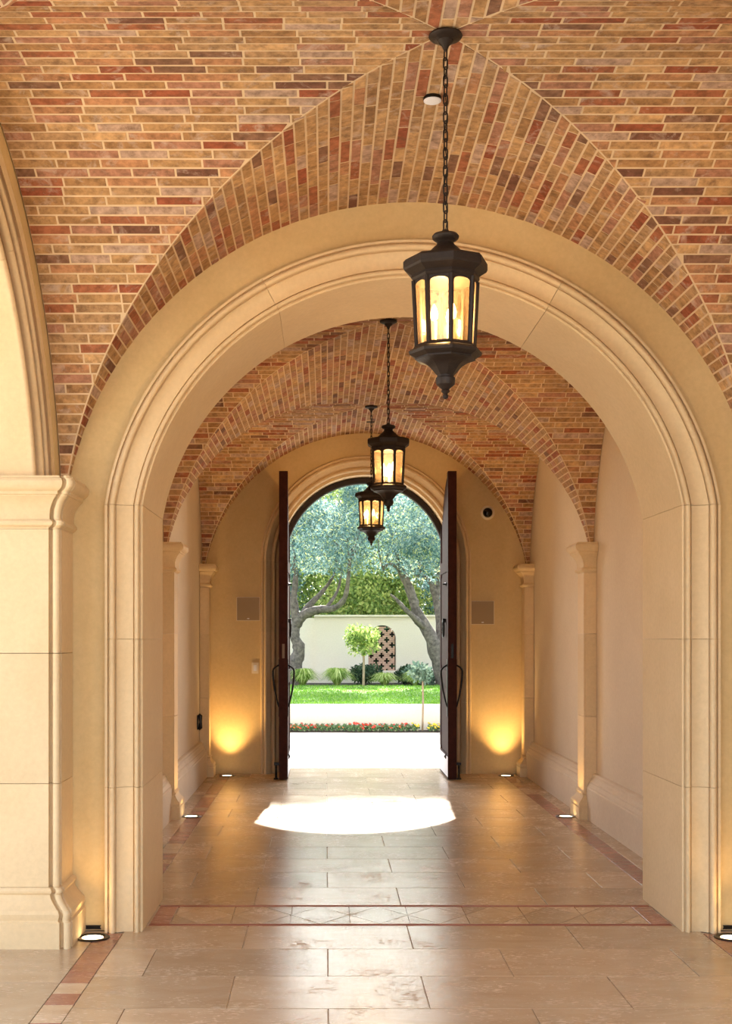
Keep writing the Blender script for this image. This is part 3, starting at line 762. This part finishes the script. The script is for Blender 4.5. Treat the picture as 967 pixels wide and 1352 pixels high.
for sg, lb in ((-1, 'narrow dark slot vent in the wall foot by the broad pier'), (1, 'narrow dark slot vent in the wall foot across from the broad pier')):
    e = tag(empty('slot_vent', (sg*1.64, YW0, 0.03)), lb, 'vent', 'slot vents at the wall foot')
    m = MB(); m.box(-0.05, 0.05, -0.004, 0, -0.018, -0.007); m.build('backing', 'iron_black', e)
    m = MB(); m.box(-0.054, 0.054, -0.007, -0.004, -0.007, -0.003); m.box(-0.054, 0.054, -0.007, -0.004, -0.024, -0.018); m.build('frame', 'bronze', e)
# ceiling sensor in the first vault
t = math.acos(-0.045/RV)
e = tag(empty('ceiling_sensor', (-0.002, 5.17, CZ+RV-0.007)), 'small pale round sensor on the brick vault behind the first lantern chain', 'sensor')
m = MB(); m.lathe([(0.034, 0.006), (0.038, 0.0), (0.038, -0.008), (0.034, -0.012)], 28); m.build('mount_ring', 'iron_black', e)
m = MB(); m.lathe([(0.036, -0.010), (0.036, -0.014), (0.028, -0.018), (0.01, -0.019)], 28); m.build('lens_cover', 'white_plastic', e)

# ------------------------------------------------------------------ garden
LZ = 0.41
mb = MB(); mb.box(-9, 9, YFO-0.02, 19.75, -0.06, -0.006)
pave = tag(mb.build('floor_terrace', 'grout'), 'pale paved terrace outside the entry doors', 'paving', kind='structure')
y = YFO-0.02; k = 0
while y < 19.4:
    x = -3.2-(0.45 if k % 2 else 0)
    while x < 3.6:
        tile('paver', x, x+0.9, y, y+0.6, 'paver', pave, gap=0.003); x += 0.9
    y += 0.6; k += 1
mb = MB(); mb.box(-9, 9, 19.95, 20.15, -0.06, LZ+0.005)
tag(mb.build('wall_planter', 'white_render'), 'low white retaining wall in front of the lawn', 'low wall', kind='structure')
mb = MB(); mb.box(-9, 9, 19.66, 19.95, -0.06, 0.015)
tag(mb.build('flower_bed', 'mulch'), 'narrow dark soil bed along the low white wall', 'flower bed', kind='structure')
mb = MB(); mb.box(-9, 9, 20.15, 28.2, -0.06, LZ-0.01)
tag(mb.build('lawn', 'lawn_soil'), 'mown green lawn raised behind the low white wall', 'lawn', kind='structure')
mb = MB(); mb.box(-9, 9, 28.2, 29.95, -0.06, LZ-0.02)
tag(mb.build('planting_bed', 'mulch'), 'dark mulched bed at the foot of the garden wall', 'bed', kind='structure')
# grass blades
mb = MB()
for i in range(26000):
    x, yy = U(-3.6, 4.2), 20.17+(8.0*(R()**1.25)); h = U(0.02, 0.045); a = U(0, PI); dx, dy = 0.008*math.cos(a), 0.008*math.sin(a)
    j = len(mb.v); mb.v += [(x-dx, yy-dy, LZ-0.012), (x+dx, yy+dy, LZ-0.012), (x+U(-.02, .02), yy+U(-.02, .02), LZ-0.012+h)]; mb.f.append((j, j+1, j+2)); mb.t.append(R()+1e-6)
tag(mb.build('grass', 'grass_leaf'), 'short green grass blades of the raised lawn', 'grass', kind='stuff')
# garden wall with arched brick lattice
WY, WB, WT = 30.0, LZ-0.05, 1.5+(840-818)*30/F_PX
nx = 0.91; nr = 0.33; nb, ntp = 0.68, 1.76; nsp = ntp-nr
gw = empty('wall_garden', (nx, WY, WB)); tag(gw, 'cream garden wall with coping behind the lawn', 'garden wall', kind='structure')
Mg = lambda u, z, p: (nx+u, WY-p, z)
m = MB(); N = 32
for p in (0.0, -0.28):
    for k in range(N):
        a, b = PI*k/N, PI*(k+1)/N
        m.quad(Mg(nr*math.cos(a), nsp+nr*math.sin(a), p), Mg(nr*math.cos(a), WT, p), Mg(nr*math.cos(b), WT, p), Mg(nr*math.cos(b), nsp+nr*math.sin(b), p))
    for a, b in ((nr, 8.0), (-1.585, -nr)): m.quad(Mg(a, WB, p), Mg(b, WB, p), Mg(b, WT, p), Mg(a, WT, p))
    m.quad(Mg(-nr, WB, p), Mg(nr, WB, p), Mg(nr, nb, p), Mg(-nr, nb, p))
for k in range(N):
    a, b = PI*k/N, PI*(k+1)/N
    m.quad(Mg(nr*math.cos(a), nsp+nr*math.sin(a), 0), Mg(nr*math.cos(b), nsp+nr*math.sin(b), 0), Mg(nr*math.cos(b), nsp+nr*math.sin(b), -.28), Mg(nr*math.cos(a), nsp+nr*math.sin(a), -.28))
for s in (-1, 1): m.quad(Mg(s*nr, nb, 0), Mg(s*nr, nsp, 0), Mg(s*nr, nsp, -.28), Mg(s*nr, nb, -.28))
m.quad(Mg(-nr, nb, 0), Mg(nr, nb, 0), Mg(nr, nb, -.28), Mg(-nr, nb, -.28))
m.quad(Mg(-1.585, WB, 0), Mg(-1.585, WT, 0), Mg(-1.585, WT, -.28), Mg(-1.585, WB, -.28))
m.build('panel_wall', 'garden_cream', gw)
m = MB(); m.box(nx-8, nx-1.585, WY+0.14, WY+0.28, WB, WT+0.04); m.build('return_wall', 'garden_cream', gw)
m = MB(); m.loft([[(x, WY-p, z) for p, z in ((-.30, WT), (0.02, WT), (0.03, WT+0.03), (0.08, WT+0.06), (0.12, WT+0.07), (0.12, WT+0.11), (-.34, WT+0.11))] for x in (nx-1.62, nx+8)]); m.build('coping', 'garden_cream', gw)
m = MB(); m.box(nx-1.585, nx-nr-0.0, WY-0.04, WY, WB, 0.69); m.box(nx-nr, nx+8, WY-0.04, WY, WB, 0.66); m.build('plinth', 'garden_cream', gw)
cs = 0.042; brick_meshes = {}
cols_ = int(2*nr/cs); rows_ = int((ntp-nb)/cs)
def is_hole(i, j):
    for cx, cy in ((0, 0), (3, 3)):
        a, b = (i-1-cx) % 6, (j-2-cy) % 6
        a = a-6 if a > 3 else a; b = b-6 if b > 3 else b
        if (abs(a) <= 1 and b == 0) or (a == 0 and abs(b) <= 1): return True
    return False
# plus-shaped gaps are spaced by two brick courses
for j in range(rows_):
    i = 0
    while i < cols_:
        if is_hole(i, j) : i += 1; continue
        i2 = i
        while i2 < cols_ and not is_hole(i2, j) and i2-i < 3: i2 += 1
        x0, x1 = -nr+i*cs, -nr+i2*cs; z0 = nb+j*cs; zc = z0+cs/2
        lim = nr if zc < nsp else math.sqrt(max(0, nr*nr-(zc-nsp)**2))
        a, b = max(x0, -lim), min(x1, lim)
        if b-a > 0.02:
            key = round(b-a-0.006, 3)
            if key not in brick_meshes:
                mq = MB(); mq.box(-key/2, key/2, -0.06, 0.06, -cs/2+0.003, cs/2-0.003); me = bpy.data.meshes.new('lattice_brick'); me.from_pydata(mq.v, [], mq.f); me.materials.append(MATS['lattice_brick']); brick_meshes[key] = me
            o = link('brick', brick_meshes[key], gw); o.location = (nx+(a+b)/2, WY+0.09, zc)
        i = i2
inv(gw)

# foliage
def leaves(mb, c, rad, n, ln, wd, shell=0.5, droop=0.0):
    for i in range(n):
        while True:
            p = Vector((U(-1, 1), U(-1, 1), U(-1, 1)))
            if 0.02 < p.length < 1: break
        p = p.normalized()*(p.length**shell)
        q = Vector((c[0]+p.x*rad[0], c[1]+p.y*rad[1], c[2]+p.z*rad[2]))
        d = Vector((U(-1, 1), U(-1, 1), U(-1, 1)-droop)).normalized(); s = d.cross(Vector((U(-1, 1), U(-1, 1), U(-1, 1)))).normalized()
        L = ln*U(0.6, 1.3); W = wd*U(0.7, 1.2)
        mb.quad(q, q+d*L*0.5+s*W*0.5, q+d*L, q+d*L*0.5-s*W*0.5, R()+1e-6)
def limb(mb, pts, r0, r1, n=9, wob=0.25, sub=4):
    P = [Vector(p) for p in pts]; path = []
    for k in range(len(P)-1):
        p0, p1, p2, p3 = P[max(k-1, 0)], P[k], P[k+1], P[min(k+2, len(P)-1)]
        for s in range(sub):
            t = s/sub; path.append(0.5*((2*p1)+(p2-p0)*t+(2*p0-5*p1+4*p2-p3)*t*t+(3*p1-p0-3*p2+p3)*t**3))
    path.append(P[-1]); m = len(path)-1
    mb.tube(path, [r0+(r1-r0)*(k/m)+(U(-.06, .09)*r0 if 0 < k < m else 0) for k in range(m+1)], n, wob=wob)
OY = 28.5
def ol(px, py, Y=OY): return at(px, py, Y)
def olive(name, base, limbs, clumps, label):
    e = tag(empty(name, base), label, 'tree', 'olive trees on the lawn')
    m = MB()
    for pts, r0, r1 in limbs: limb(m, pts, r0, r1*0.6, 10)
    for pts, r0, r1 in limbs[1:]:          # sprays of leaves around the end of every limb
        en = Vector(pts[-1])
        if en.z < 2.7: continue
        clumps = clumps + [(en+Vector((U(-.25, .25), U(-.3, .3), U(.0, .35))), (0.5, 0.5, 0.4), 420), (en+Vector((U(-.4, .4), U(-.4, .2), U(.2, .7))), (0.55, 0.55, 0.42), 480)]
        for q in range(7):
            tip = en+Vector((U(-.6, .6), U(-.4, .4), U(.15, .9))); limb(m, [en-Vector((0, 0, .1)), en.lerp(tip, .5)+Vector((U(-.08, .08), 0, U(0, .1))), tip], r1*0.45, 0.006, 5, 0.1, 3)
    for q in range(26):
        c, rad, n_ = clumps[q % len(clumps)]; pts, r0, r1 = limbs[1+q % (len(limbs)-1)]; st = Vector(pts[-1-(q % 2)]); en = Vector(c)
        if (en-st).length < 1.7 and en.z > st.z: limb(m, [st, st.lerp(en, 0.5)+Vector((U(-.2, .2), U(-.2, .2), U(0, .25))), en], r1*0.8, 0.008, 5, 0.1, 3)
    autosmooth(m.build('trunk', 'bark', e), 60)
    m = MB()
    for c, rad, n in clumps: leaves(m, c, rad, n, 0.10, 0.026, 0.75, 0.25)
    f = m.build('foliage', 'olive_leaf', e); f['kind'] = 'stuff'
    inv(e); return e
b1 = ol(391, 904)
rnd = lambda lo, hi, cnt, n, r0, r1: [((U(lo[0], hi[0]), U(lo[1], hi[1]), U(lo[2], hi[2])), (lambda r: (r, r, r*0.7))(U(r0, r1)), n) for _ in range(cnt)]
olive('olive_tree', b1,
      [([b1-Vector((0, 0, .1)), ol(390, 880), ol(395, 858), ol(389, 838), ol(393, 815)], 0.20, 0.13),
       ([ol(391, 825), ol(402, 812, 28.4), ol(420, 805, 28.2), ol(441, 803, 28.0), ol(455, 790, 27.8), ol(460, 765, 27.6), ol(462, 735, 27.5)], 0.12, 0.04),
       ([ol(392, 822), ol(408, 800, 28.8), ol(427, 780, 29.0), ol(441, 758, 29.0), ol(446, 725, 29.1)], 0.08, 0.025),
       ([ol(391, 822), ol(388, 790, 28.5), ol(391, 755, 28.6), ol(386, 715, 28.6)], 0.11, 0.04),
       ([ol(430, 804, 28.1), ol(446, 780, 28.3), ol(452, 750, 28.4)], 0.05, 0.02),
       ([ol(391, 755), (-2.0, 28, 4.5), (-2.2, 27.5, 6.0)], 0.06, 0.02)],
      rnd((-4.2, 26.2, 3.4), (0.4, 30.0, 7.2), 34, 900, 0.5, 1.0) + rnd((-1.2, 26.8, 3.2), (0.5, 29.2, 5.2), 16, 900, 0.4, 0.75) + rnd((-1.0, 27.0, 6.8), (1.0, 29.0, 10.6), 34, 900, 0.6, 0.9) + rnd((-0.9, 27.2, 9.2), (1.0, 28.8, 11.0), 22, 1300, 0.6, 0.8),
      'gnarled grey olive tree with spreading branches, trunk beside the arching grass clump')
b2 = ol(590, 904)
olive('olive_tree', b2,
      [([b2-Vector((0, 0, .1)), ol(584, 885), ol(577, 865), ol(568, 838), ol(552, 812), ol(545, 790), ol(537, 768), ol(526, 748)], 0.22, 0.10),
       ([ol(566, 832), ol(550, 818, 28.3), ol(536, 805, 28.1), ol(524, 792, 28.0), ol(516, 785, 27.9)], 0.09, 0.035),
       ([ol(580, 870), ol(582, 830, 28.8), ol(577, 795, 28.9), ol(568, 768, 28.9), ol(552, 756, 28.8)], 0.14, 0.05),
       ([ol(576, 790, 28.9), ol(580, 760, 29.0), ol(574, 725, 29.0)], 0.08, 0.03),
       ([ol(530, 755), ol(518, 745, 28.2), ol(506, 748, 28.1)], 0.05, 0.02),
       ([ol(527, 750), ol(522, 720, 28.7), ol(512, 690, 28.8)], 0.06, 0.02)],
      rnd((1.0, 26.2, 3.4), (5.4, 30.0, 7.2), 34, 900, 0.5, 1.0) + rnd((0.6, 26.8, 3.2), (2.6, 29.2, 5.2), 18, 900, 0.4, 0.75) + rnd((1.0, 27.0, 6.8), (3.0, 29.0, 10.6), 34, 900, 0.6, 0.9) + rnd((1.0, 27.2, 9.2), (2.9, 28.8, 11.0), 22, 1300, 0.6, 0.8),
      'thick leaning grey olive tree growing beside the arched brick lattice')
# trees beyond the wall
def far_tree(x, y, h, r, mat, label, n=16000, ln=0.13, wd=0.07):
    e = tag(empty('background_tree', (x, y, 0)), label, 'tree', 'trees beyond the garden wall')
    m = MB(); limb(m, [(x, y, -.1), (x+U(-.2, .2), y, h*0.3), (x+U(-.3, .3), y, h*0.75)], 0.16, 0.05); m.build('trunk', 'bark', e)
    m = MB()
    for q in range(12):
        c = (x+U(-.65, .65)*r, y+U(-.6, .6)*r, h*U(0.25, 0.9)); rr = r*U(0.35, 0.6); leaves(m, c, (rr, rr, rr*0.9), n//12, ln, wd, 0.55)
    f = m.build('foliage', mat, e); f['kind'] = 'stuff'; inv(e)
far_tree(-2.6, 34.5, 6.6, 2.2, 'olive_leaf', 'pale grey green tree beyond the garden wall behind the gnarled olive')
far_tree(-0.4, 35.5, 6.2, 2.0, 'bright_leaf', 'yellow green tree beyond the garden wall behind the olive branches')
far_tree(1.4, 34.0, 5.2, 1.8, 'bright_leaf', 'yellow green tree beyond the garden wall above the brick lattice')
far_tree(3.2, 35.0, 6.6, 2.2, 'olive_leaf', 'pale grey green tree beyond the garden wall behind the leaning olive')
far_tree(0.5, 40.0, 9.0, 3.4, 'olive_leaf', 'tall pale tree standing farthest beyond the garden wall', 20000, 0.18, 0.07)
far_tree(-5.5, 39.0, 8.5, 3.2, 'blue_leaf', 'tall dull green tree at the far end of the garden wall past the gnarled olive', 14000, 0.2, 0.1)
far_tree(6.5, 39.0, 8.5, 3.2, 'blue_leaf', 'tall dull green tree at the far end of the garden wall past the leaning olive', 14000, 0.2, 0.1)
far_tree(-2.2, 45.0, 6.5, 3.6, 'olive_leaf', 'broad grey green tree far behind the yellow green trees, gnarled olive side', 16000, 0.22, 0.10)
far_tree(3.4, 45.0, 6.5, 3.6, 'olive_leaf', 'broad grey green tree far behind the yellow green trees, leaning olive side', 16000, 0.22, 0.10)
# hedge behind the lattice
e = tag(empty('clipped_hedge', (0.9, 31.6, 0)), 'dark hedge seen through the brick lattice', 'hedge')
m = MB(); m.box(-0.8, 2.6, 31.3, 31.9, -0.05, 1.6); m.build('core', 'mulch', e)
m = MB(); leaves(m, (0.9, 31.6, 0.95), (2.0, 0.6, 1.0), 5000, 0.12, 0.08, 0.3); f = m.build('foliage', 'dark_leaf', e); f['kind'] = 'stuff'; inv(e)
# standard trees
def standard(x, y, zb, zc, rc, mat, label, n, rs=0.022):
    e = tag(empty('standard_tree', (x, y, zb)), label, 'tree')
    m = MB(); limb(m, [(x, y, zb-0.03), (x+0.01, y, (zb+zc)/2), (x, y, zc)], rs, rs*0.8, 8, 0.1); m.build('stem', 'stem_wood', e)
    m = MB()
    for q in range(7): leaves(m, (x+U(-.5, .5)*rc, y+U(-.5, .5)*rc, zc+U(-.3, .45)*rc), (rc*0.6, rc*0.6, rc*0.5), n//7, 0.085, 0.05, 0.6)
    f = m.build('foliage', mat, e); f['kind'] = 'stuff'; inv(e)
p = at(480, 847, 27.9); standard(p.x, 27.9, LZ-0.01, p.z, 0.40, 'bright_leaf', 'lollipop shaped young tree with bright leaves before the garden wall', 1500, 0.03)
p = at(558, 893, 19.78); standard(p.x, 19.78, 0.02, p.z+0.02, 0.20, 'blue_leaf', 'thin staked sapling growing from the flower bed at the low wall', 420, 0.016)
# shrubs and tufts
def shrub(px, Y, w_, h_, mat, label, n=1600):
    x = at(px, 900, Y).x; z = LZ-0.02
    e = tag(empty('round_shrub', (x, Y, z)), label, 'shrub')
    m = MB()
    for q in range(6):
        a = q; limb(m, [(x, Y, z-0.02), (x+0.25*w_*math.cos(a), Y+0.2*w_*math.sin(a), z+h_*0.5)], 0.015, 0.008, 5)
    m.build('stems', 'stem_wood', e)
    m = MB()
    for q in range(6): leaves(m, (x+U(-.3, .3)*w_, Y+U(-.2, .2)*w_, z+h_*U(.35, .65)), (w_*.35, w_*.3, h_*.35), n//6, 0.09, 0.05, 0.5)
    f = m.build('foliage', mat, e); f['kind'] = 'stuff'; inv(e)
shrub(481, 29.0, 0.72, 0.46, 'dark_leaf', 'dark green rounded shrub behind the lollipop tree')
shrub(562, 28.9, 0.85, 0.50, 'blue_leaf', 'grey green rounded shrub behind the thin sapling')
shrub(539, 29.4, 0.48, 0.44, 'dark_leaf', 'dark shrub between the lattice and the leaning olive')
def tuft(px, Y, w_, h_, label):
    x = at(px, 900, Y).x; z = LZ-0.02
    e = tag(empty('grass_tuft', (x, Y, z)), label, 'ornamental grass', 'arching grasses along the bed')
    m = MB()
    for i in range(420):
        a = U(0, 2*PI); r = w_*0.5*U(0.2, 1); h = h_*U(0.6, 1.1); d = Vector((math.cos(a), math.sin(a), 0)); s = Vector((-d.y, d.x, 0))*0.008
        o = Vector((x, Y, z))+d*U(0, .05); k1 = o+d*r*.45+Vector((0, 0, h)); k2 = o+d*r+Vector((0, 0, h*U(.3, .75)))
        t = R()+1e-6; m.quad(o-s, o+s, k1+s, k1-s, t); m.quad(k1-s, k1+s, k2+s*.3, k2-s*.3, t)
    f = m.build('blades', 'tuft_leaf', e); f['kind'] = 'stuff'; inv(e)
tuft(400, 28.35, 0.95, 0.36, 'arching yellow green grass clump beside the gnarled olive trunk')
tuft(445, 28.35, 1.0, 0.37, 'arching yellow green grass clump between gnarled olive and dark shrub')
tuft(508, 28.35, 0.9, 0.27, 'arching yellow green grass clump below the brick lattice')
tuft(548, 28.3, 0.75, 0.32, 'arching yellow green grass clump before the grey green shrub')
# bedding flowers
m = MB(); leaves(m, (0, 0, 0.05), (0.055, 0.055, 0.05), 70, 0.045, 0.03, 0.6); fol = m.build('flower_leaves', 'bed_leaf'); folm = fol.data; bpy.data.objects.remove(fol)
bl = {}
for c_ in ('petal_red', 'petal_orange', 'petal_yellow'):
    m = MB(); m.lathe([(0.004, 0), (0.022, 0.008), (0.026, 0.018), (0.012, 0.024)], 7); o = m.build('blossom', c_); bl[c_] = o.data; bpy.data.objects.remove(o)
x = -1.9; k = 0
while x < 2.3:
    px = proj((x, 19.75, 0.1))[0]
    kind = 'petal_yellow' if 0.90 < x < 1.32 else ('petal_red' if R() < 0.75 else 'petal_orange')
    if abs(x-at(558, 900, 19.78).x) < 0.09: x += 0.05; continue
    e = tag(empty('bedding_flower', (x, 19.72+U(-.06, .06), 0.02)), 'low bedding plant with %s blossoms in the bed at the low white wall' % kind.split('_')[1], 'flower', '%s bedding flowers' % kind.split('_')[1])
    link('leaves', folm, e)['kind'] = 'stuff'
    for q in range(random.choice((1, 2, 3, 4)) if kind != 'petal_yellow' else 6):
        o = link('blossom', bl[kind], e); h = U(0.035, 0.115); o.location = (U(-.055, .055), -0.075+0.8*h+U(-.01, .02), h); o.rotation_euler = (U(0.2, .9), U(-.5, .5), U(0, 3)); o.scale = (U(0.7, 1.15),)*3
    x += U(0.07, 0.10); k += 1
